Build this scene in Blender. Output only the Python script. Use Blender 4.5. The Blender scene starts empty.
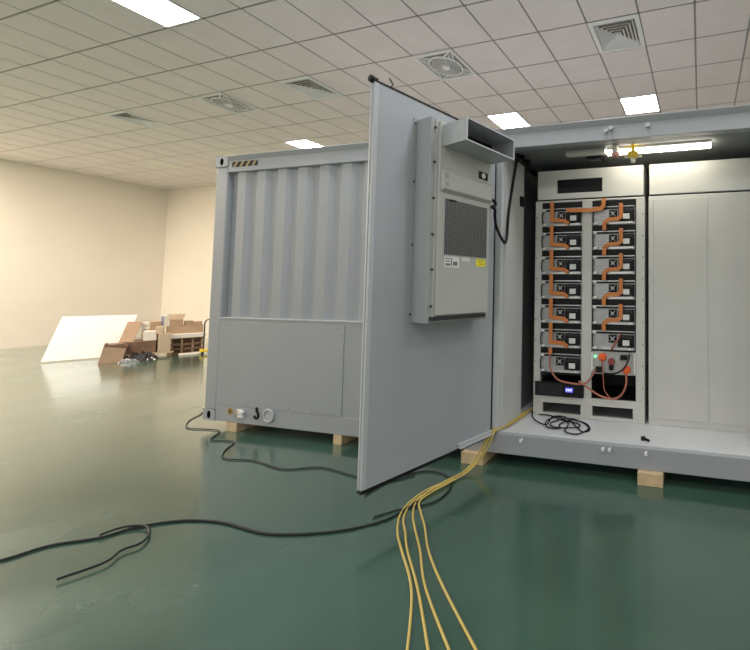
import bpy, bmesh, math, random
from mathutils import Vector, Matrix
random.seed(7)
C = bpy.context.scene.collection
SC = bpy.context.scene

# ---------------------------------------------------------------- camera, world, light, exposure
FPX, PX, PY = 381.7, 594.24, 270.88          # focal length and principal point in a 750x650 frame (side crop of a wide lens)
CAM, YAW, PITCH, ROLL = Vector((5.123, -3.142, 1.552)), -0.2332, 0.04626, 0.00639
_f = Vector((math.sin(YAW)*math.cos(PITCH), math.cos(YAW)*math.cos(PITCH), math.sin(PITCH)))
_r = Vector((math.cos(YAW), -math.sin(YAW), 0)); _u = _r.cross(_f)
_r2 = math.cos(ROLL)*_r + math.sin(ROLL)*_u; _u2 = -math.sin(ROLL)*_r + math.cos(ROLL)*_u
cd = bpy.data.cameras.new('camera'); cam = bpy.data.objects.new('camera', cd); C.objects.link(cam)
m = Matrix.Identity(4)
for i in range(3):
    m[i][0], m[i][1], m[i][2], m[i][3] = _r2[i], _u2[i], -_f[i], CAM[i]
cam.matrix_world = m
cd.sensor_fit = 'HORIZONTAL'; cd.sensor_width = 36; cd.lens = FPX/750*36
cd.shift_x = (375-PX)/750; cd.shift_y = (PY-325)/750; cd.clip_start = 0.05; cd.clip_end = 200
SC.camera = cam
w = bpy.data.worlds.new('world'); SC.world = w; w.use_nodes = True
w.node_tree.nodes['Background'].inputs[0].default_value = (.9, .95, 1, 1); w.node_tree.nodes['Background'].inputs[1].default_value = .3
SC.view_settings.view_transform = 'Standard'; SC.view_settings.look = 'None'
SC.view_settings.exposure = 0.54; SC.view_settings.gamma = 1; SC.view_settings.use_curve_mapping = False

CEIL = 4.596                                   # ceiling height
GO, GA = Vector((2.194, -0.167, 0)), -0.0382   # ceiling grid: origin and turn against the container
def G(gx, gy, z=0.0):
    c, s = math.cos(GA), math.sin(GA)
    return Vector((GO.x + c*gx - s*gy, GO.y + s*gx + c*gy, z))
GX0, GX1, GY0, GY1 = -13.26, 9.0, -7.8, 5.08   # the room, along the grid
PANEL_STRENGTH = 20.0
LIT = [(-5,-1), (-1,5), (3,5), (-9,5)]         # ceiling lamps seen in the photograph (grid cells)
UNLIT = [(-13,5), (-17,5)]
LAMPS_BEHIND = [(-9,-1), (-1,-1), (3,-1), (7,-1), (11,-1), (7,5), (11,5), (-5,5), (-1,-7), (3,-7), (7,-7), (11,-7), (-5,-7), (-9,-7), (-13,-1), (-17,-1), (-21,-1), (-17,-7), (-21,-7)]
def area(name, loc, size, power, col, rot=(0,0,0), sy=None):
    l = bpy.data.lights.new(name, 'AREA'); l.size = size; l.energy = power; l.color = col
    if sy: l.shape = 'RECTANGLE'; l.size_y = sy
    o = bpy.data.objects.new(name, l); o.location = loc; o.rotation_euler = rot; C.objects.link(o); return o
for k, (i, j) in enumerate(LAMPS_BEHIND):
    warm = i <= -13
    area('ceiling_lamp', G(.6*i+.3, .6*j+.3, CEIL-.012), .56, PANEL_STRENGTH*.98*(6.3 if warm else 1.0), (1, .875, .725) if warm else (.97, .98, 1), (0,0,GA))

area('front_fill_light', G(1.5, GY0+.03, 2.3), 9.0, 70, (.95, .97, 1), (math.radians(90), 0, GA), 3.2)  # added fill light for the upright faces; no window is known here

# ---------------------------------------------------------------- materials
def mat(name, col, rough=.5, metal=0, noise=0, scale=8, bump=0, bscale=40, emit=None, coat=0, spec=.5, rvar=0):
    mt = bpy.data.materials.new(name); mt.use_nodes = True
    nt = mt.node_tree; b = nt.nodes['Principled BSDF']
    b.inputs['Base Color'].default_value = (*col, 1); b.inputs['Roughness'].default_value = rough; b.inputs['Metallic'].default_value = metal
    b.inputs['Specular IOR Level'].default_value = spec
    if coat: b.inputs['Coat Weight'].default_value = coat; b.inputs['Coat Roughness'].default_value = .16
    tc = nt.nodes.new('ShaderNodeTexCoord')
    if noise or rvar:
        n = nt.nodes.new('ShaderNodeTexNoise'); n.inputs['Scale'].default_value = scale; n.inputs['Detail'].default_value = 5
        nt.links.new(tc.outputs['Object'], n.inputs['Vector'])
        if noise:
            r = nt.nodes.new('ShaderNodeValToRGB'); r.color_ramp.elements[0].position = .3; r.color_ramp.elements[1].position = .7
            r.color_ramp.elements[0].color = (*[c*(1-noise) for c in col], 1); r.color_ramp.elements[1].color = (*[min(1, c*(1+noise)) for c in col], 1)
            nt.links.new(n.outputs['Fac'], r.inputs['Fac']); nt.links.new(r.outputs['Color'], b.inputs['Base Color'])
        if rvar:
            mr = nt.nodes.new('ShaderNodeMapRange'); mr.inputs['From Min'].default_value = .3; mr.inputs['From Max'].default_value = .7
            mr.inputs['To Min'].default_value = rough*(1-rvar); mr.inputs['To Max'].default_value = rough*(1+rvar)
            nt.links.new(n.outputs['Fac'], mr.inputs['Value']); nt.links.new(mr.outputs['Result'], b.inputs['Roughness'])
    if bump:
        n2 = nt.nodes.new('ShaderNodeTexNoise'); n2.inputs['Scale'].default_value = bscale; n2.inputs['Detail'].default_value = 3
        nt.links.new(tc.outputs['Object'], n2.inputs['Vector'])
        bp = nt.nodes.new('ShaderNodeBump'); bp.inputs['Strength'].default_value = bump; bp.inputs['Distance'].default_value = .02
        nt.links.new(n2.outputs['Fac'], bp.inputs['Height']); nt.links.new(bp.outputs['Normal'], b.inputs['Normal'])
    if emit:
        b.inputs['Emission Color'].default_value = (*emit[0], 1); b.inputs['Emission Strength'].default_value = emit[1]
    return mt
M = dict(
    wall = mat('cream_wall_paint', (.85, .785, .69), .8, noise=.03, scale=.7),
    tile = mat('ceiling_tile', (.85, .775, .755), .85, noise=.03, scale=3, bump=.15, bscale=150),
    tee = mat('ceiling_tee', (.30, .28, .265), .45),
    floor = mat('green_floor_paint', (.050, .108, .080), .2, noise=.14, scale=1.3, bump=.09, bscale=4, coat=1, rvar=.5),
    grey = mat('grey_container_paint', (.355, .375, .395), .4, noise=.02, scale=3),
    door = mat('grey_door_paint', (.375, .405, .435), .45, noise=.02, scale=2),
    edge = mat('pale_edge_profile', (.47, .495, .515), .4),
    inner = mat('light_grey_inner_lining', (.56, .58, .58), .45, noise=.03, scale=2),
    soffit = mat('soffit_paint_and_recess_shade', (.20, .21, .21), .5),
    deck = mat('white_deck_paint', (.66, .68, .68), .35, noise=.04, scale=4),
    black = mat('black_rubber', (.010, .010, .011), .55, spec=.25),
    blackp = mat('black_plastic', (.012, .012, .013), .5, spec=.2),
    wire = mat('grille_wire', (.20, .21, .215), .4, metal=.3),
    dark = mat('dark_metal', (.045, .047, .05), .5, metal=.3, spec=.3),
    ac = mat('warm_grey_powder_coat', (.47, .48, .455), .45, noise=.02, scale=4, bump=.05, bscale=200),
    acside = mat('grey_powder_coat', (.35, .37, .37), .45, noise=.02, scale=4),
    galv = mat('galvanised_sheet', (.44, .46, .46), .38, metal=.35, noise=.06, scale=9),
    rack = mat('rack_grey_paint', (.62, .62, .58), .4, noise=.02, scale=5),
    module = mat('battery_case_metal', (.42, .43, .43), .4, metal=.3, noise=.1, scale=12),
    ledge = mat('bare_aluminium', (.55, .55, .54), .3, metal=.6),
    orange = mat('orange_insulation', (.60, .205, .05), .5),
    orangec = mat('orange_plug', (.9, .14, .03), .4),
    redcable = mat('red_brown_cable', (.42, .14, .09), .45),
    white = mat('white_plastic', (.8, .8, .78), .45),
    sticker = mat('white_sticker', (.75, .76, .75), .5),
    ink = mat('grey_print', (.18, .18, .18), .6),
    yellow = mat('yellow_sticker', (.90, .80, .02), .5),
    yellowp = mat('yellow_detector_plastic', (.85, .60, .04), .4),
    red = mat('red_plastic', (.30, .05, .05), .4),
    pink = mat('pale_red_plastic', (.85, .45, .42), .4),
    ycable = mat('yellow_cable', (.58, .44, .12), .45),
    dcable = mat('dark_cable', (.018, .022, .023), .55, spec=.3),
    wood = mat('pale_wood', (.62, .47, .28), .7, noise=.12, scale=14),
    card = mat('brown_cardboard', (.43, .29, .19), .8, noise=.06, scale=6),
    cardl = mat('tan_cardboard', (.60, .46, .32), .8, noise=.05, scale=6),
    cardd = mat('dark_cardboard', (.20, .12, .075), .8, noise=.2, scale=9),
    foam = mat('white_foam', (.78, .73, .64), .8, noise=.03, scale=5),
    bluew = mat('blue_grey_print', (.33, .36, .45), .7),
    wrap = mat('black_plastic_film', (.035, .03, .032), .2, noise=.3, scale=8),
    silver = mat('silver_film', (.5, .5, .5), .22, metal=.7),
    hazy = mat('hazard_ochre', (.42, .33, .14), .5),
    panel = mat('lamp_diffuser', (.9, .9, .9), .5, emit=((.97, .98, 1), PANEL_STRENGTH)),
    panel_off = mat('unlit_lamp_diffuser', (.82, .78, .70), .4),
    tube = mat('led_tube', (.9, .9, .85), .5, emit=((1, .93, .78), 14)),
    green = mat('green_pilot_lamp', (.05, .6, .15), .4, emit=((.3, 1, .5), .9)),
    screen = mat('blue_display', (.05, .05, .4), .3, emit=((.10, .10, .9), 1.0)),
    digit = mat('display_digit', (.6, .7, 1), .3, emit=((.5, .5, 1), 1.0)),
    lwhite = mat('white_ceiling_plastic', (.88, .87, .86), .5),
    mesh = mat('fan_guard_grey', (.46, .44, .43), .5),
    beige = mat('diffuser_beige_shade', (.30, .25, .17), .6),
    brass = mat('brass', (.45, .30, .12), .35, metal=.7),
    bulb = mat('clear_bulb', (.75, .72, .6), .15),
    glassd = mat('dark_display_glass', (.008, .008, .009), .4, spec=.2),
)

# ---------------------------------------------------------------- mesh helpers
class MB:
    def __init__(s): s.bm = bmesh.new()
    def face(s, pts, mi=0, smooth=False):
        f = s.bm.faces.new([s.bm.verts.new(p) for p in pts]); f.material_index = mi; f.smooth = smooth; return f
    def hexa(s, p, mi=0):                      # p: 8 points, bottom ring then top ring
        v = [s.bm.verts.new(q) for q in p]
        for a in ((3,2,1,0),(4,5,6,7),(0,1,5,4),(1,2,6,5),(2,3,7,6),(3,0,4,7)):
            f = s.bm.faces.new([v[i] for i in a]); f.material_index = mi
        return s
    def box(s, x0, x1, y0, y1, z0, z1, mi=0, T=None):
        p = [(x0,y0,z0),(x1,y0,z0),(x1,y1,z0),(x0,y1,z0),(x0,y0,z1),(x1,y0,z1),(x1,y1,z1),(x0,y1,z1)]
        if T: p = [T(*q) for q in p]
        return s.hexa(p, mi)
    def prism(s, poly, a, b, axis='x', mi=0, T=None):   # polygon in the other two axes, extruded from a to b
        def P(u, v, t):
            q = {'x': (t,u,v), 'y': (u,t,v), 'z': (u,v,t)}[axis]
            return T(*q) if T else q
        A = [s.bm.verts.new(P(u,v,a)) for u,v in poly]; B = [s.bm.verts.new(P(u,v,b)) for u,v in poly]
        n = len(poly)
        fs = [s.bm.faces.new(A[::-1]), s.bm.faces.new(B)] + [s.bm.faces.new((A[i],A[(i+1)%n],B[(i+1)%n],B[i])) for i in range(n)]
        for f in fs: f.material_index = mi
        return s
    def cyl(s, p0, p1, r, n=16, r2=None, mi=0, cap=True):
        p0, p1 = Vector(p0), Vector(p1); d = (p1-p0).normalized()
        a = d.orthogonal().normalized(); b = d.cross(a); r2 = r if r2 is None else r2
        A = [s.bm.verts.new(p0+(a*math.cos(t)+b*math.sin(t))*r) for t in [2*math.pi*i/n for i in range(n)]]
        B = [s.bm.verts.new(p1+(a*math.cos(t)+b*math.sin(t))*r2) for t in [2*math.pi*i/n for i in range(n)]]
        for i in range(n):
            f = s.bm.faces.new((A[i],A[(i+1)%n],B[(i+1)%n],B[i])); f.smooth = True; f.material_index = mi
        if cap:
            for f in (s.bm.faces.new(A[::-1]), s.bm.faces.new(B)): f.material_index = mi
        return s
    def tube(s, pts, r, n=8, sub=6, mi=0, closed=False):
        P = [Vector(p) for p in pts]; Q = []
        for i in range(len(P)-1):
            p0 = P[max(i-1,0)]; p1 = P[i]; p2 = P[i+1]; p3 = P[min(i+2,len(P)-1)]
            for k in range(sub):
                t = k/sub
                Q.append(.5*((2*p1)+(p2-p0)*t+(2*p0-5*p1+4*p2-p3)*t*t+(3*p1-p0-3*p2+p3)*t**3))
        Q.append(P[-1]); rings = []; a = None
        for i, q in enumerate(Q):
            d = (Q[min(i+1,len(Q)-1)]-Q[max(i-1,0)]).normalized()
            a = d.orthogonal().normalized() if a is None else (a-d*a.dot(d)).normalized()
            b = d.cross(a)
            rings.append([s.bm.verts.new(q+(a*math.cos(2*math.pi*j/n)+b*math.sin(2*math.pi*j/n))*r) for j in range(n)])
        for A, B in zip(rings, rings[1:]):
            for j in range(n):
                f = s.bm.faces.new((A[j],A[(j+1)%n],B[(j+1)%n],B[j])); f.smooth = True; f.material_index = mi
        for f in (s.bm.faces.new(rings[0][::-1]), s.bm.faces.new(rings[-1])): f.material_index = mi
        return s
    def ring(s, c, R, r, nrm, n=28, k=6, mi=0):          # torus
        c = Vector(c); nrm = Vector(nrm).normalized(); a = nrm.orthogonal().normalized(); b = nrm.cross(a); rows = []
        for i in range(n):
            t = 2*math.pi*i/n; o = a*math.cos(t)+b*math.sin(t)
            rows.append([s.bm.verts.new(c+o*(R+r*math.cos(2*math.pi*j/k))+nrm*r*math.sin(2*math.pi*j/k)) for j in range(k)])
        for i in range(n):
            A, B = rows[i], rows[(i+1)%n]
            for j in range(k):
                f = s.bm.faces.new((A[j],A[(j+1)%k],B[(j+1)%k],B[j])); f.smooth = True; f.material_index = mi
        return s
    def ribbon(s, pts, wd, y0, th, T=None, mi=0):        # a flat strap in the x-z plane with mitred corners
        P = [Vector((x,z)) for x,z in pts]; L = []; R = []
        for i in range(len(P)):
            d0 = (P[i]-P[i-1]).normalized() if i else None; d1 = (P[i+1]-P[i]).normalized() if i < len(P)-1 else None
            d0 = d0 or d1; d1 = d1 or d0
            n0 = Vector((-d0.y,d0.x)); n1 = Vector((-d1.y,d1.x)); b = (n0+n1).normalized(); k = wd/2/max(.4,b.dot(n0))
            L.append(P[i]+b*k); R.append(P[i]-b*k)
        for i in range(len(P)-1):
            q = [R[i],R[i+1],L[i+1],L[i]]
            p = [(v.x,y0,v.y) for v in q]+[(v.x,y0+th,v.y) for v in q]
            if T: p = [T(*v) for v in p]
            s.hexa(p, mi)
        return s
    def build(s, name, mats, parent=None, bevel=0, seg=2):
        bmesh.ops.recalc_face_normals(s.bm, faces=s.bm.faces)
        me = bpy.data.meshes.new(name)
        off = Vector(parent['_w']) if parent is not None and '_w' in parent else Vector((0,0,0))
        if parent is None:
            zs = [v.co.z for v in s.bm.verts]; xs = [v.co.x for v in s.bm.verts]; ys = [v.co.y for v in s.bm.verts]
            off = Vector(((min(xs)+max(xs))/2, (min(ys)+max(ys))/2, min(zs)))
        bmesh.ops.translate(s.bm, verts=s.bm.verts, vec=-off)
        s.bm.to_mesh(me); s.bm.free()
        for k in (mats if isinstance(mats, (list,tuple)) else [mats]): me.materials.append(M[k])
        o = bpy.data.objects.new(name, me); C.objects.link(o)
        if parent is None: o.location = off
        else: o.parent = parent; o['_w'] = tuple(off)
        if bevel:
            b = o.modifiers.new('bevel', 'BEVEL'); b.width = bevel; b.segments = seg; b.limit_method = 'ANGLE'; b.angle_limit = math.radians(40)
        return o
def tag(o, label, cat, group=None):
    o['label'] = label; o['category'] = cat
    if group: o['group'] = group
    return o
def thing(name, label, cat, loc=(0,0,0), group=None):
    o = bpy.data.objects.new(name, None); o.empty_display_size = .1; C.objects.link(o); o.location = loc; o['_w'] = tuple(loc)
    return tag(o, label, cat, group)
def struct(o): o['kind'] = 'structure'; return o
def copy_tree(o, loc, label, group=None):
    c = o.copy(); C.objects.link(c); c.location = loc; c['label'] = label
    if group: c['group'] = group
    for ch in list(o.children):
        d = ch.copy(); C.objects.link(d); d.parent = c
        for g in list(ch.children):
            e = g.copy(); C.objects.link(e); e.parent = d
    return c

# ---------------------------------------------------------------- the room
def gbox(b, x0, x1, y0, y1, z0, z1, mi=0): return b.box(x0,x1,y0,y1,z0,z1,mi,G)
struct(gbox(MB(), GX0, GX1, GY0, GY1, -.1, 0).build('floor', 'floor'))
struct(gbox(MB(), GX0-.15, GX0, GY0-.15, GY1+.15, -.1, CEIL+.3).build('wall_left', 'wall'))
struct(gbox(MB(), GX0, GX1, GY1, GY1+.15, -.1, CEIL+.3).build('wall_back', 'wall'))
struct(gbox(MB(), GX1, GX1+.15, GY0-.15, GY1+.15, -.1, CEIL+.3).build('wall_right', 'wall'))
struct(gbox(MB(), GX0, GX1, GY0-.15, GY0, -.1, CEIL+.3).build('wall_front', 'wall'))
b = MB()
for x in (-3.1, -1.5, .0, 1.5, 3.0, 4.5, 6.0): gbox(b, x, x+.08, GY0, GY0+.09, .65, 3.95)
for z in (.65, 2.26, 3.87): gbox(b, -3.1, 6.08, GY0, GY0+.08, z, z+.08)
struct(b.build('fill_light_frame', 'lwhite'))  # made-up window frame, added around the fill light
AC_CELLS = [(3,2), (-5,2), (-12,2)]; FAN_CELLS = [(-1,2), (-8,2)]
skip = set(LIT+UNLIT+AC_CELLS+FAN_CELLS)
b = MB()
gbox(b, GX0, GX1, GY0, GY1, CEIL+.30, CEIL+.32, 1)
for i in range(-23, 15):
    for j in range(-13, 9):
        if (i,j) in skip: continue
        x0, x1, y0, y1 = max(.6*i+.0115,GX0), min(.6*i+.5885,GX1), max(.6*j+.0115,GY0), min(.6*j+.5885,GY1)
        if x1-x0 < .02 or y1-y0 < .02: continue
        gbox(b, x0, x1, y0, y1, CEIL, CEIL+.015, 0)
for i in range(-22, 15): gbox(b, .6*i-.014, .6*i+.014, GY0, GY1, CEIL+.006, CEIL+.02, 1)
for j in range(-12, 9): gbox(b, GX0, GX1, .6*j-.014, .6*j+.014, CEIL+.006, CEIL+.02, 1)
struct(b.build('ceiling', ['tile', 'tee']))

# ceiling lamps
LAMP_LABEL = {(-5,-1): 'bright square ceiling lamp at the top left corner of the photo', (-1,5): 'bright square ceiling lamp just above the sheet metal air duct',
              (3,5): 'bright square ceiling lamp above the container opening, at the right edge', (-9,5): 'bright square ceiling lamp above the hazard striped end of the container',
              (-13,5): 'unlit pale square ceiling lamp just left of the container top corner', (-17,5): 'unlit pale square ceiling lamp farthest left, above the cream walls'}
for (i, j) in LIT+UNLIT:
    c = G(.6*i+.3, .6*j+.3, CEIL)
    t = thing('ceiling_lamp', LAMP_LABEL[(i,j)], 'ceiling light', c, 'square ceiling lamps')
    x0, x1, y0, y1 = .6*i+.006, .6*i+.594, .6*j+.006, .6*j+.594
    b = MB()
    for (a0,a1,b0,b1) in ((x0,x1,y0,y0+.018),(x0,x1,y1-.018,y1),(x0,x0+.018,y0+.018,y1-.018),(x1-.018,x1,y0+.018,y1-.018)): gbox(b, a0,a1,b0,b1, CEIL-.006, CEIL+.03)
    b.build('lamp_frame', 'lwhite', t)
    gbox(MB(), x0+.018, x1-.018, y0+.018, y1-.018, CEIL-.002, CEIL+.02).build('diffuser', 'panel' if (i,j) in LIT else 'panel_off', t)

# air diffusers: square frame and nested sloping square louvres
AC_LABEL = ['square louvred air vent in the ceiling near the right edge', 'square louvred ceiling vent left of the door top corner', 'square louvred ceiling vent farthest left']
for (i, j), lab in zip(AC_CELLS, AC_LABEL):
    cx, cy = .6*i+.3, .6*j+.3
    t = thing('air_vent', lab, 'air vent', G(cx, cy, CEIL), 'louvred ceiling vents')
    def sq_ring(b, R0, z0, R1, z1, mi=0, th=.003):
        k = [(-1,-1),(1,-1),(1,1),(-1,1)]
        for q in range(4):
            a, e = k[q], k[(q+1)%4]
            p = [G(cx+a[0]*R0, cy+a[1]*R0, z0), G(cx+e[0]*R0, cy+e[1]*R0, z0), G(cx+e[0]*R1, cy+e[1]*R1, z1), G(cx+a[0]*R1, cy+a[1]*R1, z1)]
            b.hexa(p+[v+Vector((0,0,th)) for v in p], mi)
    b = MB(); sq_ring(b, .296, CEIL-.004, .245, CEIL-.012); sq_ring(b, .245, CEIL-.012, .225, CEIL+.05); b.build('vent_frame', 'lwhite', t)
    gbox(MB(), cx-.23, cx+.23, cy-.23, cy+.23, CEIL+.09, CEIL+.1).build('vent_backing', 'beige', t)
    for q in range(5):
        R = .225-.043*q
        b = MB(); sq_ring(b, R, CEIL-.012, R-.031, CEIL+.026); b.build('louvre', 'lwhite', t)
    b = MB()
    gbox(b, cx-.02, cx+.02, cy-.02, cy+.02, CEIL-.012, CEIL+.03); b.build('vent_core', 'lwhite', t)

# ceiling fans: square guard with a round grille held by a cross of arms
FAN_LABEL = ['square ceiling fan with round guard above the open door', 'square ceiling fan with round guard above the left half of the container']
for (i, j), lab in zip(FAN_CELLS, FAN_LABEL):
    cx, cy = .6*i+.3, .6*j+.3
    t = thing('ceiling_fan', lab, 'ceiling fan', G(cx, cy, CEIL), 'square ceiling fans')
    b = MB(); x0, x1, y0, y1 = cx-.295, cx+.295, cy-.295, cy+.295
    for (a0,a1,b0,b1) in ((x0,x1,y0,y0+.03),(x0,x1,y1-.03,y1),(x0,x0+.03,y0+.03,y1-.03),(x1-.03,x1,y0+.03,y1-.03)): gbox(b, a0,a1,b0,b1, CEIL-.02, CEIL+.02)
    b.build('fan_frame', 'lwhite', t)
    gbox(MB(), x0+.03, x1-.03, y0+.03, y1-.03, CEIL+.015, CEIL+.02).build('mesh_backing', 'mesh', t)
    b = MB()
    for k in range(6): b.ring(G(cx, cy, CEIL-.035+.002*k), .05+.031*k, .0048, (0,0,1), 28, 4)
    for k in range(12):
        a = 2*math.pi*k/12
        b.cyl(G(cx+.05*math.cos(a), cy+.05*math.sin(a), CEIL-.035), G(cx+.205*math.cos(a), cy+.205*math.sin(a), CEIL-.026), .003, 5)
    b.build('fan_guard', 'lwhite', t)
    b = MB(); b.ring(G(cx, cy, CEIL-.02), .215, .013, (0,0,1), 32, 8); b.build('guard_ring', 'lwhite', t)
    for k in range(4):
        b = MB(); a = math.pi/4+math.pi/2*k
        for da in (-.32, .32):
            b.cyl(G(cx+.215*math.cos(a+da), cy+.215*math.sin(a+da), CEIL-.018), G(cx+.395*math.cos(a), cy+.395*math.sin(a), CEIL-.01), .011, 6)
        b.cyl(G(cx+.2*math.cos(a), cy+.2*math.sin(a), CEIL-.018), G(cx+.29*math.cos(a), cy+.29*math.sin(a), CEIL-.014), .008, 6)
        b.build('guard_arm', 'lwhite', t)
    MB().cyl(G(cx, cy, CEIL-.045), G(cx, cy, CEIL+.02), .05, 20).build('fan_hub', 'lwhite', t)
    b = MB()
    for k in range(5):
        a = 2*math.pi*k/5
        p = [G(cx+r*math.cos(a+da), cy+r*math.sin(a+da), CEIL+z) for r, da, z in ((.05,-.35,-.012),(.195,-.2,-.012),(.195,.22,.012),(.05,.35,.012))]
        b.hexa(p+[v+Vector((0,0,.004)) for v in p])
    b.build('fan_blade', 'mesh', t)

# ---------------------------------------------------------------- shipping container
ZB, ZT, LX, DY = .10, 2.996, 6.058, 2.438
cont = thing('shipping_container', 'grey steel shipping container with corrugated side and an open door, on wooden blocks', 'shipping container', (3.03, 1.2, ZB))
def casting(x, y, z, fx, fy):                 # oval hole on the front face, faces fx / fy outward
    b = MB(); L, W, H = .178, .162, .118
    x0, x1 = (x, x+L) if fx < 0 else (x-L, x); y0, y1 = (y, y+W) if fy < 0 else (y-W, y)
    n = 24; cxm, czm = (x0+x1)/2, z+H/2; yo = y0 if fy < 0 else y1; yi = yo+.05*(1 if fy < 0 else -1)
    out, inn, back = [], [], []
    for k in range(n):
        a = 2*math.pi*k/n; c, s = math.cos(a), math.sin(a); q = max(abs(c)/(L/2), abs(s)/(H/2))
        out.append(b.bm.verts.new((cxm+c/q, yo, czm+s/q)))
        px, pz = cxm+.026*c, czm+.042*s
        inn.append(b.bm.verts.new((px, yo, pz))); back.append(b.bm.verts.new((px, yi, pz)))
    for k in range(n):
        j = (k+1)%n
        b.bm.faces.new((out[k],out[j],inn[j],inn[k])); f = b.bm.faces.new((inn[k],inn[j],back[j],back[k])); f.material_index = 1
    f = b.bm.faces.new(back); f.material_index = 1
    e = .004*(1 if fy < 0 else -1); ya, yb = sorted((yo+.0005*(1 if fy<0 else -1), (y1 if fy < 0 else y0)))
    for q in (((x0,ya,z),(x1,ya,z),(x1,yb,z),(x0,yb,z)), ((x0,ya,z+H),(x1,ya,z+H),(x1,yb,z+H),(x0,yb,z+H)), ((x0,ya,z),(x0,yb,z),(x0,yb,z+H),(x0,ya,z+H)),
              ((x1,ya,z),(x1,yb,z),(x1,yb,z+H),(x1,ya,z+H)), ((x0,y1 if fy<0 else y0,z),(x1,y1 if fy<0 else y0,z),(x1,y1 if fy<0 else y0,z+H),(x0,y1 if fy<0 else y0,z+H))):
        b.face(q)
    return b.build('corner_casting', ['grey', 'black'], cont)
for x, fx in ((-.006,-1),(LX+.006,1)):
    for y, fy in ((-.006,-1),(DY,1)):
        casting(x, y, ZB, fx, fy); casting(x, y, ZT-.112, fx, fy)
for x0, x1 in ((0,.17),(LX-.17,LX)):          # corner posts: folded section
    for y0, y1 in ((0,.12),(DY-.12,DY)):
        MB().box(x0,x1,y0,y1,ZB+.118,ZT-.112).build('corner_post', 'grey', cont, .012)
railpoly = [(0,2.82),(0,2.945),(-.028,2.988),(-.028,2.996),(.08,2.996),(.08,2.82)]
MB().prism(railpoly, .172, LX-.172, 'x').build('top_rail', 'grey', cont, .004)
MB().box(.17, LX-.17, DY-.06, DY, 2.82, 2.99).build('top_rail', 'grey', cont)
MB().box(.15, LX-.15, .08, DY-.06, 2.955, 2.985).build('roof', 'grey', cont)
MB().box(0.004, .05, .12, DY-.12, ZB, 2.99).build('end_wall', 'grey', cont)
MB().box(LX-.05, LX-.004, .12, DY-.12, ZB, 2.99).build('end_wall', 'grey', cont)
MB().box(.17, LX-.17, DY-.05, DY-.01, ZB, 2.82).build('rear_wall', 'grey', cont)
# corrugated wall
prof = [(.165,.062)]; x = .235
while x < 3.15:
    prof += [(x,.060),(x+.058,.024),(x+.170,.024),(x+.228,.060)]; x += .2825
prof += [(3.33,.062)]
b = MB()
for (xa,ya),(xb,yb) in zip(prof, prof[1:]):
    b.hexa([(xa,ya,1.2),(xb,yb,1.2),(xb,yb+.004,1.2),(xa,ya+.004,1.2),(xa,ya,2.83),(xb,yb,2.83),(xb,yb+.004,2.83),(xa,ya+.004,2.83)])
b.build('corrugated_panel', 'grey', cont)
# flat lower plate with a screwed cover
b = MB(); b.box(.165, 3.33, .004, .07, ZB+.17, 1.205); b.box(.165, 3.33, -.008, .07, 1.200, 1.214, 1); b.build('lower_plate', ['grey','edge'], cont, .002)  # lip coloured paler, for the light its ledge catches
cv = MB().box(.20, 1.83, -.003, .006, .275, 1.165).build('access_cover', 'grey', cont, .003)
for x, z in [(.30+.29*k, q) for k in range(6) for q in (1.135, .305)]+[(q, .33+.25*k) for k in range(4) for q in (1.805, .225)]:
    MB().cyl((x,-.008,z),(x,-.002,z), .009, 8).build('screw', 'acside', cv)
# bottom rail, deck and sill
MB().box(.172, 3.36, -.001, .09, ZB, ZB+.172).build('bottom_rail', 'grey', cont, .004)
b = MB(); b.box(3.362, LX-.172, -.001, .06, ZB, .272); b.build('door_sill', 'grey', cont, .006)
b = MB(); b.box(3.40, LX-.06, .06, DY-.06, .235, .266); b.box(3.40, LX-.10, .045, .062, .262, .282); b.build('deck', 'deck', cont, .003)
MB().box(.06, 3.39, .09, DY-.06, .2, .24).build('under_floor', 'grey', cont)
b = MB()
MB().box(3.355, 3.44, .0, .08, .272, 2.82).build('hinge_post', 'grey', cont, .006)
MB().box(3.44, 3.50, .02, .07, .272, 2.82).build('hinge_jamb', 'inner', cont, .003)
MB().box(3.46, 3.52, .07, .465, .266, 2.86).build('partition', 'inner', cont); MB().box(3.38, 3.42, .07, DY-.06, .266, 2.86).build('partition', 'soffit', cont)  # rear partition coloured dark to stand for the shade in the recess
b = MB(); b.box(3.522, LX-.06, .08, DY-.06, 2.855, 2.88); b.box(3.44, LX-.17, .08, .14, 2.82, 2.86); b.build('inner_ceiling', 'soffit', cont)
for x in (3.745, 4.465, 4.52, 4.815):
    b = MB(); b.cyl((x,-.034,.242),(x,0,.242), .011, 10); b.box(x-.013,x+.013,-.04,-.03,.228,.256); b.build('sill_pin', 'white', cont, .003)
for x, z in ((4.476,2.892),(4.52,2.91),(4.83,2.905)):
    b = MB(); b.cyl((x,-.03,z),(x,0,z), .014, 12); b.cyl((x,-.038,z),(x,-.03,z), .020, 6); b.build('rail_bolt', 'galv', cont)
# hazard stripe on the top rail
b = MB(); b.box(.235,.60,-.0025,.0,2.872,2.930,1)
for k in range(4):
    x = .250+.088*k; b.prism([(x,2.8735),(x+.034,2.8735),(x+.076,2.9285),(x+.042,2.9285)], -.0035, -.0024, 'y', 0)
hz = b.build('hazard_stripe', ['hazy','black'], cont); hz['label'] = 'yellow and black striped warning strip'
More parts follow.
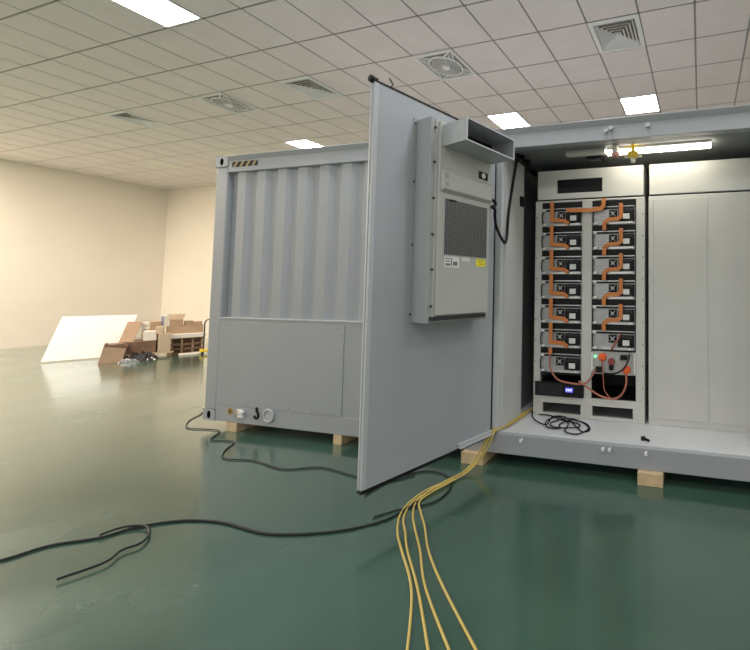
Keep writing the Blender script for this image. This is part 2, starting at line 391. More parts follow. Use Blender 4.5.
# earth sign, lug, hook mark and pipe cap on the bottom rail
b = MB(); b.cyl((.385,-.004,.215),(.385,-.001,.215), .038, 24); b.box(.380,.390,-.006,-.003,.215,.24,1)
for k, wd in enumerate((.022,.014,.007)): b.box(.385-wd,.385+wd,-.006,-.003,.212-.009*k,.216-.009*k,1)
b.build('earth_sign', ['brass','black'], cont)
b = MB(); b.box(.485,.56,-.012,0,.165,.245,0)
for z in (.185,.225): b.cyl((.51,-.030,z),(.51,-.012,z), .014, 10, mi=1); b.box(.53,.60,-.034,-.012,z-.012,z+.012,0)
b.build('cable_lug', ['white','brass'], cont)
b = MB(); hk = [(.757,-.004,.285),(.752,-.004,.272),(.760,-.004,.262),(.757,-.004,.245),(.775,-.004,.225),(.778,-.004,.195),(.757,-.004,.172),(.735,-.004,.178),(.727,-.004,.200)]
b.tube(hk, .0125, 6, 5); b.build('hook_sign', 'black', cont)
b = MB(); b.ring((.925,-.012,.215), .062, .010, (0,1,0), 28, 8); b.cyl((.925,-.010,.215),(.925,0,.215), .062, 28); b.build('pipe_cap', 'edge', cont)

# door, opened about 106 degrees: u from hinge to free edge, v out of the inner face, z up
HG = Vector((3.44, 0, 0)); DU = Vector((-.290,-.957,0)).normalized(); DN = Vector((.957,-.290,0)).normalized()
def D(u, v, z): return HG+DU*u+DN*v+Vector((0,0,z))
DW, DZ0, DZ1 = 1.112, .255, 2.925
for zc in (.62, 1.5, 2.5): MB().cyl(D(-.015,-.055,zc-.06),D(-.015,-.055,zc+.06), .014, 12).build('hinge', 'grey', cont)
dr = MB().box(0, DW-.03, -.036, 0, DZ0, DZ1, T=D).build('door', 'door', cont)
b = MB(); b.box(DW-.03, DW, -.040, .002, DZ0, DZ1, T=D); b.box(DW, DW+.005, -.040, -.022, DZ0, DZ1, T=D); b.build('edge_profile', 'edge', dr, .003)
MB().box(0, DW+.004, -.040, .004, DZ1, DZ1+.012, T=D).build('door_gasket', 'black', dr); MB().box(0, DW+.004, -.040, .004, DZ0-.022, DZ0, T=D).build('door_gasket', 'black', dr)
b = MB(); b.box(-.012, .0, -.036, .004, DZ0, DZ1, T=D); b.build('hinge_gasket', 'black', dr)
b = MB(); b.box(.0, .37, 0, .035, .268, .300, T=D); b.box(.0, .37, .035, .05, .262, .278, T=D); b.build('sealing_strip', 'edge', dr, .004)
b = MB(); b.cyl(D(DW-.025,-.02,DZ1+.012), D(DW+.025,-.02,DZ1+.018), .024, 14); b.build('door_bumper', 'black', dr, .005)
b = MB(); b.tube([D(.988,-.02,DZ1+.005), D(.984,-.02,DZ1+.03), D(.975,-.02,DZ1+.045), D(.990,-.02,DZ1+.065), D(1.003,-.02,DZ1+.08)], .005, 6); b.build('wire_hook', 'dark', dr)

# ---------------------------------------------------------------- air conditioner on the door
ac = thing('air_conditioner', 'grey cabinet air conditioner mounted on the inner face of the open door', 'air conditioner', D(.5, .1, 1.30))
b = MB(); b.box(.20, .825, 0, .008, 1.297, 2.79, T=D); fl = b.build('mounting_flange', 'acside', ac)
MB().box(.215, .802, .008, .172, 1.30, 2.777, T=D).build('mounting_frame', 'acside', ac, .004)
MB().box(.235, .765, .172, .180, 1.31, 2.765, T=D).build('inner_step', 'ac', ac)
b = MB(); b.box(.262, .745, .18, .205, 1.355, 2.755, T=D); b.build('front_panel', 'ac', ac, .003)
b = MB(); b.box(.275, .78, .172, .20, 1.318, 1.345, T=D); b.build('drip_tray', 'dark', ac)
for z in (2.70,2.45,2.19,1.93,1.68,1.42): MB().cyl(D(.772,.17,z), D(.772,.186,z), .008, 8).build('bolt', 'dark', ac)
for z in (2.75,2.32,1.86,1.36): MB().cyl(D(.815,.006,z), D(.815,.014,z), .007, 8).build('bolt', 'dark', ac)
# control cover with a sloping lower lip
b = MB(); b.prism([(.205,2.405),(.235,2.385),(.240,2.262),(.205,2.240)], .268, .738, 'x', T=lambda u,v,z: D(u,v,z)); cv = b.build('control_cover', 'ac', ac, .004)
b = MB()
for z in (2.36, 2.295): b.box(.695,.722,.236,.2415,z-.016,z+.016, T=D)
b.build('cover_button', 'acside', cv)
# square socket with a dark surround
b = MB(); b.box(.29,.385,.203,.209,2.425,2.485, T=D); so = b.build('socket', 'blackp', ac)
b = MB(); b.cyl(D(.337,.205,2.455), D(.337,.213,2.455), .021, 16); b.build('socket_face', 'sticker', so)
# mesh grille: dark opening and woven wires
gr = MB().box(.29,.70,.203,.2065,1.79,2.20, T=D).build('grille', 'blackp', ac)
b = MB()
for k in range(31):
    z = 1.795+.40*k/30; b.box(.29,.70,.2068,.2088,z-.0028,z+.0028, T=D)
for k in range(29):
    u = .293+.404*k/28; b.box(u-.0022,u+.0022,.2064,.2086,1.79,2.20, T=D)
b.build('grille_mesh', 'wire', gr)
b = MB(); 
for (u0,u1,z0,z1) in ((.283,.29,1.783,2.207),(.70,.707,1.783,2.207),(.29,.70,1.783,1.79),(.29,.70,2.20,2.207)): b.box(u0,u1,.203,.2105,z0,z1, T=D)
b.build('grille_frame', 'ac', gr)
b = MB(); b.box(.60,.66,.2055,.212,2.185,2.20, T=D); b.build('grille_clip', 'black', gr)
st = MB().box(.298,.392,.205,.2066,1.722,1.787, T=D).build('warning_sticker', 'yellow', ac); st['label'] = 'yellow warning sticker'
b = MB()
for k, (a, e) in enumerate(((.31,.38),(.32,.375),(.31,.36))): b.box(a,e,.2064,.2072,1.768-.016*k,1.772-.016*k, T=D)
b.build('sticker_print', 'ink', st)
s2 = MB().box(.56,.69,.205,.2066,1.70,1.782, T=D).build('rating_sticker', 'sticker', ac); s2['label'] = 'small white sticker with grey print'
b = MB()
for (a,e,z0,z1) in ((.575,.615,1.715,1.745),(.625,.635,1.71,1.77),(.645,.68,1.76,1.768),(.645,.68,1.74,1.748),(.64,.68,1.712,1.728)): b.box(a,e,.2064,.2072,z0,z1, T=D)
b.build('sticker_print', 'ink', s2)
MB().box(.455,.535,.205,.2066,1.755,1.785, T=D).build('white_sticker', 'sticker', ac)
# outlet duct: a rectangular sleeve of sheet metal
b = MB(); u0,u1,z0,z1,v0,v1,th = .25,.725,2.575,2.733,.205,.45,.007
b.box(u0,u1,v0,v1,z0,z0+th, T=D); b.box(u0,u1,v0,v1,z1-th,z1, T=D); b.box(u0,u0+th,v0,v1,z0+th,z1-th, T=D); b.box(u1-th,u1,v0,v1,z0+th,z1-th, T=D)
du = b.build('air_duct', 'galv', ac)
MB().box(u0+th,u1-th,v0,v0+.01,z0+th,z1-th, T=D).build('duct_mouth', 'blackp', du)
b = MB(); e = .004
for (a,c,p,q) in ((u0-e,u1+e,z0-e,z0+th),(u0-e,u1+e,z1-th,z1+e),(u0-e,u0+th,z0+th,z1-th),(u1-th,u1+e,z0+th,z1-th)): b.box(a,c,v1,v1+.004,p,q, T=D)
b.build('duct_rim', 'edge', du)
# its black power cord, looping from the cabinet edge to the container wall
cord = [D(.262,.19,2.275), D(.234,.20,2.285), D(.190,.20,2.262), D(.205,.20,2.238), D(.228,.20,2.225), D(.195,.20,2.205), D(.165,.17,2.16),
        Vector((3.49,-.05,2.09)), Vector((3.537,.005,1.965)), Vector((3.538,.055,2.01)), Vector((3.535,.085,2.2)), Vector((3.535,.12,2.36)), Vector((3.535,.19,2.6)), Vector((3.535,.22,2.70)), Vector((3.54,.255,2.84))]
tag(MB().tube(cord, .0125, 10, 8).build('power_cable', 'black'), 'black power cord looping from the air conditioner to the container wall', 'cable')

# ---------------------------------------------------------------- things inside the container top
t = thing('led_tube_lamp', 'glowing white tube lamp under the container roof', 'lamp', (4.85,.30,2.80))
MB().box(4.43,5.35,.27,.33,2.832,2.855).build('lamp_body', 'white', t)
MB().cyl((4.43,.30,2.818),(5.35,.30,2.818), .026, 16).build('lamp_tube', 'tube', t)
b = MB(); b.cyl((4.675,.22,2.775),(4.675,.22,2.855), .016, 12); b.cyl((4.675,.22,2.725),(4.675,.22,2.775), .042, 20, .052)
t = thing('gas_detector', 'yellow detector with a clear tip hanging below the tube lamp', 'detector', (4.67,.22,2.72))
b.build('detector_body', 'yellowp', t, .004)
b = MB(); b.cyl((4.638,.22,2.745),(4.60,.22,2.745), .02, 12); b.build('cable_gland', 'bulb', t); MB().cyl((4.712,.22,2.745),(4.75,.22,2.745), .02, 12).build('cable_gland', 'bulb', t)
MB().cyl((4.675,.22,2.68),(4.675,.22,2.725), .02, 14, .022).build('clear_tip', 'bulb', t)
t = thing('alarm_sounder', 'small round red and white alarm left of the yellow detector', 'alarm', (4.50,.25,2.79))
MB().cyl((4.51,.25,2.79),(4.51,.25,2.855), .030, 24).build('alarm_base', 'white', t)
b = MB(); b.cyl((4.51,.25,2.762),(4.51,.25,2.79), .03, 24, .045); b.build('alarm_dome', 'pink', t, .006)
MB().cyl((4.51,.25,2.755),(4.51,.25,2.763), .018, 16).build('alarm_lens', 'red', t)
tag(MB().box(4.03,4.41,.25,.33,2.812,2.855).build('cable_tray', 'rack', None, .003), 'pale grey cable tray under the container roof, left of the tube lamp', 'cable tray')
t = thing('roof_fan', 'black square fan box under the container roof, beside the cable tray', 'fan', (4.34,.43,2.79))
MB().box(4.20,4.36,.37,.50,2.805,2.855).build('fan_box', 'blackp', t, .004)
MB().cyl((4.28,.435,2.798),(4.28,.435,2.806), .05, 20).build('fan_ring', 'dark', t)
t = thing('cable_clip_rail', 'dark cable rail along the top of the container side wall', 'cable rail', (3.56,.3,2.80))
MB().box(3.52,3.56,.09,.55,2.80,2.815).build('rail', 'dark', t)
for y in (.14,.26,.40):
    MB().box(3.525,3.60,y,y+.035,2.815,2.853).build('clip', 'black', t, .004)
t = thing('door_switch', 'small black switch on the container side wall beside the racks', 'switch', (3.53,.39,2.37))
MB().box(3.52,3.548,.36,.42,2.37,2.47).build('switch_box', 'blackp', t, .006)
MB().box(3.548,3.565,.38,.40,2.39,2.45).build('switch_lever', 'black', t, .004)

# ---------------------------------------------------------------- battery rack
FY = .56
rk = thing('battery_rack', 'pale grey open battery rack with two columns of modules and a header window', 'rack', (4.18,.95,.266))
X0,XA,XB,XC,XD,X1 = 3.612,3.687,4.115,4.220,4.660,4.745
b = MB()
b.box(X0,XA,FY,FY+.03,.47,2.435); b.box(XB,XC,FY,FY+.03,.47,2.435); b.box(XD,X1,FY,FY+.03,.47,2.435)
b.box(X0,X1,FY,FY+.03,2.435,2.455)
b.box(X0,X1,FY,FY+.03,.40,.47); b.box(X0,X1,FY,FY+.03,.266,.30); b.box(X0,3.715,FY,FY+.03,.30,.40); b.box(4.112,4.230,FY,FY+.03,.30,.40); b.box(4.632,X1,FY,FY+.03,.30,.40)
b.build('rack_frame', 'rack', rk, .004)
b = MB(); b.box(X0,X0+.02,FY+.03,1.38,.266,2.455); b.box(X1-.02,X1,FY+.03,1.38,.266,2.455); b.build('side_panel', 'rack', rk)
MB().box(X0+.02,X1-.02,1.36,1.38,.266,2.455).build('rear_panel', 'dark', rk)
MB().box(X0+.02,X1-.02,FY+.03,1.36,.40,.415).build('base_shelf', 'dark', rk)
MB().box(XB+.03,XC-.03,FY+.03,1.36,.415,2.435).build('centre_panel', 'dark', rk)
hd = MB()
hx0,hx1,hz0,hz1 = 3.637,4.733,2.468,2.766
hd.box(hx0,3.847,.552,.60,hz0,hz1); hd.box(4.323,hx1,.552,.60,hz0,hz1); hd.box(3.847,4.323,.552,.60,hz0,2.525); hd.box(3.847,4.323,.552,.60,2.668,hz1); hd.box(hx0,hx1,.60,1.36,hz0,hz1)
hd = hd.build('header', 'rack', rk)
MB().box(3.847,4.323,.566,.60,2.525,2.668).build('header_window', 'glassd', hd)
MB().box(X0+.01,X1-.01,.575,.60,2.455,2.468).build('header_seam', 'black', rk)
for k in range(9):
    for xx in (X0+.018, XD+.066): MB().cyl((xx,FY-.003,.6+.21*k),(xx,FY+.001,.6+.21*k), .006, 8).build('screw', 'dark', rk)
P0, PP = 2.183, .246
def bar(x0, x1, z0, z1):
    o = MB().box(x0+.002,x1-.002,FY-.006,FY+.44,z0,z1).build('shelf', 'blackp', rk)
    return o
for k in range(7): bar(XA, XB, P0-PP*k+.190, P0-PP*k+PP)
for k in range(6): bar(XC, XD, P0-PP*k+.190, P0-PP*k+PP)
bar(XA, XB, P0-PP*6-.02, P0-PP*6)

# one battery module, then its copies
ORD = ['topmost', 'second from top', 'third from top', 'fourth from top', 'fifth from top', 'sixth from top', 'lowest']
mw = .425
proto = thing('battery_module', 'x', 'battery module', (0,0,0), 'battery modules in the rack')
MB().box(.002,mw,0,.42,0,.187).build('module_case', 'module', proto, .003)
b = MB(); b.box(.006,mw-.004,-.006,.0,.158,.178,0); b.box(.002,mw,-.012,.0,.179,.187,2)
for k in range(16): b.box(.02+.0245*k,.034+.0245*k,-.0075,-.006,.161,.175,1)
b.build('vent_strip', ['dark','black','ledge'], proto)
b = MB(); b.box(.10,mw-.01,-.022,0,.004,.030); b.build('front_ledge', 'ledge', proto, .003)
f = MB().box(.168,.248,-.012,0,.072,.150).build('cooling_fan', 'blackp', proto, .004)
b = MB()
for a in (math.pi/4, -math.pi/4):
    dx, dz = .034*math.cos(a), .034*math.sin(a); b.cyl((.208-dx,-.016,.111-dz),(.208+dx,-.016,.111+dz), .0055, 6)
b.cyl((.208,-.02,.111),(.208,-.011,.111), .014, 14); b.build('fan_hub', 'galv', f)
cb = MB(); cb.box(.262,mw-.004,-.035,0,.036,.150); cb = cb.build('control_block', 'blackp', proto, .004)
MB().box(.312,.376,-.0375,-.035,.052,.104).build('block_sticker', 'sticker', cb)
b = MB()
for k in range(4): b.box(.27+.035*k,.295+.035*k,-.042,-.035,.122,.142)
b.build('block_plug', 'dark', cb)
for x in (.012, mw-.012):
    MB().tube([(x,0,.035),(x,-.03,.045),(x,-.036,.09),(x,-.03,.135),(x,0,.145)], .006, 8, 4).build('handle', 'black', proto)
b = MB()
for r in range(2):
    for k in range(4): b.cyl((.06+.022*k,-.001,.055+.03*r),(.06+.022*k,.0005,.055+.03*r), .0035, 6)
b.build('front_holes', 'black', proto)
for x, z in ((.03,.172),(.035,.02),(mw-.045,.02)):
    MB().box(x-.016,x+.016,-.03,0,z-.012,z+.010).build('clip', 'white', proto, .004)
mods = []
for side, xs, n in (('left', XA, 7), ('right', XC+.006, 6)):
    for k in range(n):
        lab = 'grey battery module with black control block, %s in the %s column' % (ORD[k] if k < n-1 else 'lowest', side)
        if not mods: o = proto; o.location = (xs, FY, P0-PP*k); o['label'] = lab
        else: o = copy_tree(proto, (xs, FY, P0-PP*k), lab)
        mods.append(o)
# orange flat straps
for k in range(6):
    z = P0-PP*k
    pts = [(XA+.121,z+PP+.008),(XA+.121,z+.062),(XA+.255,z+.050),(XA+.300,z+.018)]
    o = MB().ribbon(pts, .040, FY-.052, .010).build('busbar_strap', 'orange', None, .003)
    tag(o, 'orange flat busbar strap crossing the module %s in the left column' % ORD[k], 'cable', 'orange straps on the left column')
for k in range(5):
    z = P0-PP*k
    pts = [(XC+.300,z+.205),(XC+.300,z+.075),(XC+.272,z+.052),(XC+.175,z+.048),(XC+.134,z+.015),(XC+.134,z-.058)]
    o = MB().ribbon(pts, .040, FY-.056, .010).build('busbar_strap', 'orange', None, .003)
    tag(o, 'orange stepped busbar strap crossing the module %s in the right column' % ORD[k], 'cable', 'orange straps on the right column')
o = MB().ribbon([(3.962,2.337),(4.21,2.329),(4.325,2.340),(4.349,2.375),(4.349,2.44)], .042, FY-.066, .010).build('busbar_strap', 'orange', None, .003)
tag(o, 'orange busbar strap linking the tops of both module columns', 'cable')
zz = P0-PP*6
o = MB().ribbon([(XA+.121,zz+PP+.006),(XA+.121,zz+.185)], .040, FY-.052, .010).build('busbar_strap', 'orange', None, .003)
tag(o, 'short orange strap end above the lowest module of the left column', 'cable')

# control box under the right column
t = thing('switch_box', 'grey switch box with two orange plugs below the right column of modules', 'switch box', (4.44,.75,.714))
MB().box(XC+.004,XD+.002,FY,FY+.42,.716,.936).build('box_case', 'ac', t, .003)
for x, z in ((4.335,.882),(4.574,.772)):
    p = MB().cyl((x,FY-.035,z),(x,FY,z), .040, 20).build('orange_plug', 'orangec', t, .006)
    MB().cyl((x,FY-.055,z),(x,FY-.035,z), .026, 16).build('plug_cap', 'orangec', p, .004)
b = MB(); b.cyl((4.425,FY-.006,.835),(4.425,FY,.835), .062, 24); kp = b.build('knob_plate', 'galv', t)
b = MB(); b.cyl((4.425,FY-.04,.845),(4.425,FY-.006,.845), .034, 18); kb = b.build('rotary_knob', 'red', t, .004); kb['label'] = 'dark red rotary knob'
MB().box(4.405,4.445,FY-.05,FY-.006,.765,.818).build('knob_grip', 'blackp', t, .004)
MB().box(4.515,4.58,FY-.035,FY,.865,.912).build('socket_block', 'blackp', t, .005)
MB().box(4.27,4.335,FY-.035,FY,.735,.790).build('socket_block', 'blackp', t, .005)
MB().cyl((4.262,FY-.018,.886),(4.262,FY,.886), .013, 14).build('pilot_lamp', 'green', t)
for x in (4.232, 4.652): MB().box(x-.008,x+.008,FY-.03,FY,.735,.925).build('side_handle', 'white', t, .004)
for x, z in ((4.49,.885),(4.60,.925),(4.25,.775),(4.60,.735)): MB().cyl((x,FY-.03,z),(x,FY,z), .013, 10).build('terminal', 'ledge', t)
# UPS under the left column
t = thing('power_supply', 'black rack power supply with a blue display below the left column', 'power supply', (3.895,.7,.47))
b = MB(); b.box(3.642,4.148,FY-.035,FY-.002,.474,.610); b.box(XA+.004,XB-.004,FY-.002,FY+.4,.476,.608); b.build('supply_case', 'blackp', t, .005)
MB().box(3.966,4.042,FY-.038,FY-.035,.525,.568).build('display', 'screen', t)
b = MB()
for k in range(3): b.box(3.975+.021*k,3.988+.021*k,FY-.0395,FY-.038,.537,.557)
b.build('display_digits', 'digit', t)
b = MB()
for k in range(10): b.box(3.67,3.93,FY-.0375,FY-.035,.488+.011*k,.493+.011*k)
b.build('vent_ribs', 'dark', t)
# red and black cables on the rack
def cable(pts, r, m, label, n=8, sub=8): return tag(MB().tube(pts, r, n, sub).build('cable', m), label, 'cable')
zm = P0-PP*6
cable([(XA+.121,FY-.05,zm+.185),(XA+.118,FY-.055,zm+.12),(XA+.14,FY-.07,zm+.03),(3.90,FY-.08,.655),(4.02,FY-.08,.628),(4.15,FY-.075,.625),(4.21,FY-.07,.66),(4.25,FY-.05,.72),(4.27,FY-.03,.76)], .009, 'redcable', 'brown red cable sagging from the lowest left module to the switch box')
cable([(4.115,FY-.09,.655),(4.20,FY-.085,.60),(4.32,FY-.08,.53),(4.44,FY-.08,.505),(4.53,FY-.08,.545),(4.575,FY-.07,.64),(4.575,FY-.05,.74)], .010, 'redcable', 'orange red cable loop hanging below the switch box')
cable([(4.508,FY-.045,1.12),(4.50,FY-.06,1.075),(4.465,FY-.065,1.02),(4.435,FY-.05,.975),(4.425,FY-.02,.955)], .009, 'redcable', 'orange red cable across the lowest right module')
cable([(4.335,FY-.055,.875),(4.345,FY-.05,.78),(4.352,FY-.04,.66),(4.36,FY-.03,.57),(4.41,FY-.02,.50)], .006, 'redcable', 'thin red cable hanging from the left orange plug')
cable([(4.60,FY-.03,.925),(4.595,FY-.06,.87),(4.56,FY-.07,.80),(4.50,FY-.07,.755),(4.43,FY-.06,.735),(4.36,FY-.045,.735)], .008, 'black', 'black cable curving over the switch box front')

# neighbouring cabinet, only its edge is in the photograph
t = thing('battery_cabinet', 'pale grey cabinet edge at the right, beside the open battery rack', 'cabinet', (5.35,.95,.266))
MB().box(4.782,5.90,.565,1.36,.266,2.455).build('cabinet_body', 'rack', t, .004)
MB().box(4.79,5.89,.555,1.36,2.468,2.766).build('header', 'rack', t, .004)
MB().box(4.80,5.88,.58,1.34,2.455,2.468).build('header_seam', 'black', t)
for x in (4.83, 5.36): MB().box(x,x+.5,.558,.565,.33,2.42).build('cabinet_door', 'rack', t, .003)

# ---------------------------------------------------------------- wooden blocks under the container
for (x0,x1,y0,y1,lab) in ((.33,.48,.0,.5,'pale wooden block under the left corner of the container'),(1.74,1.84,.0,.5,'wooden block under the container just left of the open door'),
                          (3.185,3.40,-.05,.4,'pale wooden block under the container beside the yellow cables'),(4.75,4.95,-.05,.4,'wooden block under the right part of the door sill')):
    tag(MB().box(x0,x1,y0,y1,0,.1).build('wooden_block', 'wood', None, .004), lab, 'wooden block', 'wooden blocks under the container')

# ---------------------------------------------------------------- cables on the floor and the deck
Z = .008
cable([(x,y,Z) for x,y in [(-.9,.6),(-.58,.33),(-.43,.13),(-.16,-.04),(.1,-.02),(.29,-.03),(.47,-.22),(.61,-.21),(.77,-.21),(.91,-.38),(1.1,-.5),(1.4,-.47),(1.81,-.53),(2.08,-.43),(2.47,-.48),(2.76,-.53),(2.95,-.35)]], .0055, 'dcable', 'thin dark cable snaking from the container corner towards the door')
cable([(x,y,Z) for x,y in [(1.0,-2.3),(1.18,-1.98),(1.38,-1.76),(1.45,-1.61),(1.63,-1.49),(1.70,-1.37),(1.89,-1.25),(2.16,-1.2),(2.53,-1.22),(2.75,-1.18),(2.98,-1.09),(3.14,-.97),(3.21,-.85),(3.25,-.62)]], .0075, 'dcable', 'long dark cable crossing the floor in front of the door')
cable([(x,y,Z+.012) for x,y in [(1.62,-1.49),(1.64,-1.41),(1.75,-1.36),(1.88,-1.40),(1.96,-1.48),(1.94,-1.55),(1.99,-1.64),(1.93,-1.78)]], .007, 'dcable', 'dark cable loop on the floor at the lower left')
cable([(x,y,Z) for x,y in [(2.80,-.70),(2.82,-.5),(2.9,-.34),(3.03,-.26),(3.22,-.30),(3.35,-.44),(3.37,-.62),(3.30,-.72),(3.18,-.80),(3.08,-.92)]], .006, 'dcable', 'dark cable curled on the floor beneath the door')
common = [(3.60,.78,.285),(3.545,.60,.282),(3.53,.42,.282),(3.515,.20,.284),(3.50,.05,.292),(3.475,-.02,.285),(3.44,-.075,.19),(3.39,-.13,.08),(3.34,-.24,.02),(3.29,-.40,.015),(3.24,-.54,.014)]
tails = [[(3.19,-.70),(3.24,-.86),(3.36,-1.02),(3.50,-1.15),(3.76,-1.39),(4.00,-1.72)], [(3.21,-.70),(3.28,-.87),(3.40,-1.0),(3.53,-1.14),(3.79,-1.38),(4.1,-1.70)],
         [(3.235,-.69),(3.32,-.83),(3.42,-.94),(3.60,-1.12),(3.82,-1.36),(4.2,-1.68)], [(3.255,-.68),(3.36,-.80),(3.48,-.92),(3.65,-1.11),(3.9,-1.33),(4.3,-1.64)]]
for k, tl in enumerate(tails):
    o = [(-.018,-.010),(.012,.006),(.0,.014),(.022,-.006)][k]
    pts = [(x+o[0]+.010*math.sin(1.7*i+k*1.3), y+.012*math.sin(1.1*i+k*2), z+abs(o[1])*.7) for i,(x,y,z) in enumerate(common)]+[(x,y,.009) for x,y in tl]
    cable(pts, .0065, 'ycable', ['leftmost', 'second from left', 'third from left', 'rightmost'][k]+' of the four yellow cables running down from the deck to the floor')['group'] = 'yellow cables'
coil = [(3.60,.70),(3.59,.60),(3.65,.46),(3.75,.33),(3.85,.31),(3.84,.51),(3.95,.53),(4.08,.38),(4.22,.22),(4.28,.27),(4.21,.40),(4.06,.45),(3.97,.34),(4.01,.24),(3.95,.20),(3.87,.24),(3.82,.42),(3.90,.52),(4.05,.36),(4.08,.16),(4.20,.15),(4.26,.31),(4.12,.46),(3.98,.47),(3.88,.36),(3.93,.26),(4.05,.24),(4.17,.29),(4.13,.40),(3.95,.45),(3.81,.53),(3.69,.52)]
cable([(x,y,.274+.004*(i%4)) for i,(x,y) in enumerate(coil)], .006, 'black', 'black cable lying in loose coils on the white deck before the rack')
t = thing('plug', 'small black plug lying on the white deck near the sill', 'plug', (4.78,.17,.266))
b = MB(); b.cyl((4.755,.165,.284),(4.79,.175,.284), .018, 12); b.build('plug_body', 'blackp', t, .003)
MB().cyl((4.79,.175,.280),(4.825,.15,.276), .010, 10).build('plug_tail', 'black', t)

# ---------------------------------------------------------------- packaging heap by the wall
PB = Vector((-6.0, 2.9, 0)); PR = Vector((.481,.877,0)); PD = Vector((-.877,.481,0))
def H(a, d, z): return PB+PR*a+PD*d+Vector((0,0,z))
def carton(a0,a1,z0,z1,d0,d1,yaw=0,mi=0,b=None):
    b = b or MB(); ca, cd_ = (a0+a1)/2, (d0+d1)/2
    def T(x,y,z):
        c, s = math.cos(yaw), math.sin(yaw); return H(ca+c*(x-ca)-s*(y-cd_), cd_+s*(x-ca)+c*(y-cd_), z)
    b.box(a0,a1,d0,d1,z0,z1,mi,T); return b
def crt(name, m, label, cat, a0,a1,z0,z1,d0,d1,yaw=0,group=None,bev=.004):
    return tag(carton(a0,a1,z0,z1,d0,d1,yaw).build(name, m, None, bev), label, cat, group)
# pallet of dark flat crates
t = thing('crate', 'dark brown open crate stacked at the right of the packaging heap', 'crate', H(.35,.45,0))
carton(.09,.60,.0,.03,.2,.75).build('crate_base','cardd',t); carton(.09,.60,.33,.365,.2,.75).build('crate_top','cardd',t)
for a in (.09,.25,.42,.57): carton(a,a+.03,.03,.33,.21,.25).build('crate_post','card',t)
carton(.10,.59,.03,.33,.3,.74).build('crate_core','cardd',t)
for z in (.10,.20): carton(.09,.60,z,z+.035,.205,.24).build('crate_slat','cardd',t)
crt('foam_board','foam','long pale foam board lying on the dark crate','foam board', .08,.64,.368,.455,.15,.7,.03)
crt('carton','card','long brown carton on the foam board, under the open carton','carton', .01,.60,.458,.63,.36,.7,0,'cartons in the heap')
crt('carton','card','small brown carton on top of the long carton, left of the end one','carton', .30,.43,.632,.735,.42,.64,.1,'cartons in the heap')
crt('carton','card','brown carton on the far right end of the long carton','carton', .45,.57,.632,.71,.42,.62,-.15,'cartons in the heap')
t = thing('open_carton', 'open brown carton with raised flaps on top of the heap', 'carton', H(.17,.55,.632), 'cartons in the heap')
b = MB(); a0,a1,d0,d1,z0,z1 = .06,.27,.45,.66,.632,.76
for q in ((a0,a1,d0,d0+.006),(a0,a1,d1-.006,d1),(a0,a0+.006,d0,d1),(a1-.006,a1,d0,d1)): carton(q[0],q[1],z0,z1,q[2],q[3],b=b)
carton(a0,a1,z0,z0+.006,d0,d1,b=b); b.build('carton_body','card',t)
b = MB(); b.hexa([H(a0,d1,z1),H(a1,d1,z1),H(a1,d1-.006,z1),H(a0,d1-.006,z1),H(a0-.04,d1+.03,z1+.13),H(a1+.04,d1+.03,z1+.13),H(a1+.04,d1+.024,z1+.13),H(a0-.04,d1+.024,z1+.13)]); b.build('back_flap','cardl',t)
b = MB(); b.hexa([H(a0,d0,z1),H(a0,d1,z1),H(a0+.006,d1,z1),H(a0+.006,d0,z1),H(a0-.05,d0,z1+.07),H(a0-.05,d1,z1+.07),H(a0-.044,d1,z1+.07),H(a0-.044,d0,z1+.07)]); b.build('side_flap','cardl',t)
# middle stack
t = thing('pallet', 'low wooden pallet under the middle of the packaging heap', 'pallet', H(-.15,.3,0))
for a in (-.6,-.3,.04): carton(a,a+.08,0,.08,-.02,.6).build('pallet_runner','cardd',t)
for d in (0,.18,.36,.52): carton(-.62,.14,.08,.10,d-.02,d+.1).build('pallet_board','wood',t)
crt('flat_cardboard','cardd','stack of dark flattened cardboard on the pallet','cardboard', -.62,-.11,.102,.36,.06,.6,-.05)
crt('carton','cardl','tall tan carton in the middle front of the heap','carton', -.10,.08,.102,.50,-.01,.25,.06,'cartons in the heap')
crt('white_box','foam','white foam box on the flattened cardboard, left of the tan carton','foam box', -.30,-.11,.362,.56,.1,.4,-.08)
crt('carton','card','reddish brown carton behind the white foam box','carton', -.25,-.07,.362,.745,.43,.62,.05,'cartons in the heap')
crt('carton','cardl','small tan carton standing on the tall tan carton','carton', -.135,-.02,.502,.65,.05,.23,-.1,'cartons in the heap')
t = thing('foam_bundle', 'bundle of white foam sheets beside the leaning brown carton', 'foam sheets', H(-.29,.45,.36))
for k in range(5): carton(-.36,-.23,.362+.075*k,.428+.075*k,.42,.6,.03*(k%3-1)).build('foam_sheet','foam',t,.006)
t = thing('printed_panel', 'upright white panel with a blue grey edge behind the tan carton', 'panel', H(0,.5,.63))
carton(-.03,.05,.632,.86,.47,.53,.15).build('panel_board','foam',t); carton(-.075,-.03,.632,.855,.475,.525,.15).build('panel_edge','bluew',t)
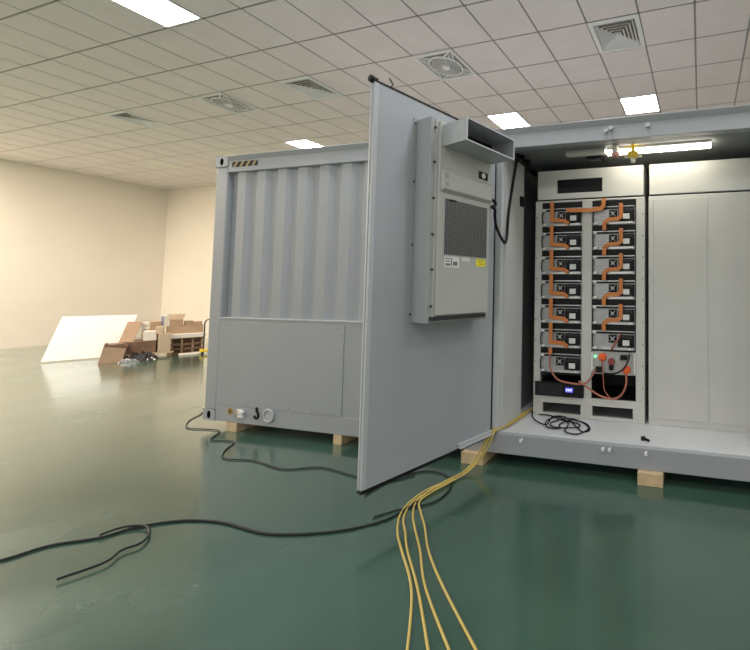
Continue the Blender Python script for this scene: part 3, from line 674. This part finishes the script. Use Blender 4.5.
# left of the heap
def lean(a0,a1,z0,z1,d0,d1,sh,dt=.04): # a board leaning back and sideways
    b = MB(); b.hexa([H(a0-sh,d0,z0),H(a1-sh,d0,z0),H(a1-sh,d0+dt,z0),H(a0-sh,d0+dt,z0),H(a0,d1,z1),H(a1,d1,z1),H(a1,d1+dt,z1),H(a0,d1+dt,z1)]); return b
tag(lean(-.55,-.345,.34,.765,.14,.36,.10,.12).build('leaning_carton','card',None,.004), 'large brown carton leaning at the left end of the flattened cardboard', 'carton')
tag(lean(-1.45,-.44,.02,.89,.62,.95,.18,.03).build('white_board','white',None,.003), 'large white board leaning behind the left end of the heap', 'board')
t = thing('open_carton', 'brown open carton lying on its side at the front left of the heap', 'carton', H(-.7,-.3,0), 'cartons in the heap')
b = MB()
b.prism([(-.86,.005),(-.56,.005),(-.54,.02),(-.50,.31),(-.56,.37),(-.78,.355)], -.3, .05, 'y', T=H); b.build('carton_body','cardd',t,.004)
b = MB(); b.hexa([H(-.86,-.3,.005),H(-.85,-.3,.005),H(-.85,.05,.005),H(-.86,.05,.005),H(-.79,-.34,.40),H(-.775,-.34,.40),H(-.775,.05,.37),H(-.79,.05,.37)]); b.build('side_flap','card',t)
b = MB(); b.hexa([H(-.86,-.36,.003),H(-.56,-.36,.003),H(-.56,-.31,.003),H(-.86,-.31,.003),H(-.79,-.33,.33),H(-.52,-.33,.27),H(-.52,-.31,.27),H(-.79,-.31,.33)]); b.build('front_flap','card',t)
def crumple(a0,a1,d0,d1,h,seed):
    rnd = random.Random(seed); n, k = 20, 10; b = MB(); V = []
    for i in range(n+1):
        row = []
        for j in range(k+1):
            s, t_ = i/n, j/k; e = min(1, 5*min(s,1-s,t_,1-t_))
            row.append(b.bm.verts.new(H(a0+(a1-a0)*s+rnd.uniform(-.012,.012), d0+(d1-d0)*t_+rnd.uniform(-.012,.012), max(.004, h*e*(.55+.45*t_)*rnd.uniform(.45,1.15)))))
        V.append(row)
    for i in range(n):
        for j in range(k): b.bm.faces.new((V[i][j],V[i+1][j],V[i+1][j+1],V[i][j+1]))
    rim = [V[i][0] for i in range(n+1)]+[V[n][j] for j in range(1,k+1)]+[V[i][k] for i in range(n-1,-1,-1)]+[V[0][j] for j in range(k-1,0,-1)]
    low = [b.bm.verts.new((v.co.x,v.co.y,.001)) for v in rim]
    for i in range(len(rim)):
        j = (i+1)%len(rim); b.bm.faces.new((rim[i],rim[j],low[j],low[i]))
    b.bm.faces.new(low); return b
tag(crumple(-.52,-.08,-.42,-.06,.19,3).build('plastic_film','wrap'), 'crumpled black plastic film in front of the flattened cardboard', 'plastic film')
tag(crumple(-.60,-.34,-.50,-.44,.09,5).build('plastic_film','silver'), 'crumpled silver film strip beside the lying carton', 'plastic film')
crt('white_board','foam','thin white board lying on the floor before the dark crate','board', .22,.56,.002,.03,-.14,.15,.05)
# pallet truck handle by the container corner
t = thing('hand_truck', 'hand truck with a curved grey handle and yellow base beside the container corner', 'hand truck', H(.60,-.12,0))
b = MB(); b.tube([H(.60,-.12,.10),H(.60,-.12,.62),H(.605,-.12,.72),H(.63,-.12,.77),H(.68,-.12,.78)], .012, 8, 6); b.tube([H(.74,-.02,.10),H(.74,-.02,.76)], .012, 8, 3); b.build('handle','dark',t)
carton(.54,.78,.05,.10,-.22,.05).build('truck_base','yellowp',t,.01)
for a in (.57,.74): MB().cyl(H(a,-.2,.035),H(a+.035,-.2,.035), .034, 16).build('wheel','black',t)

for o in bpy.data.objects:
    if '_w' in o: del o['_w']
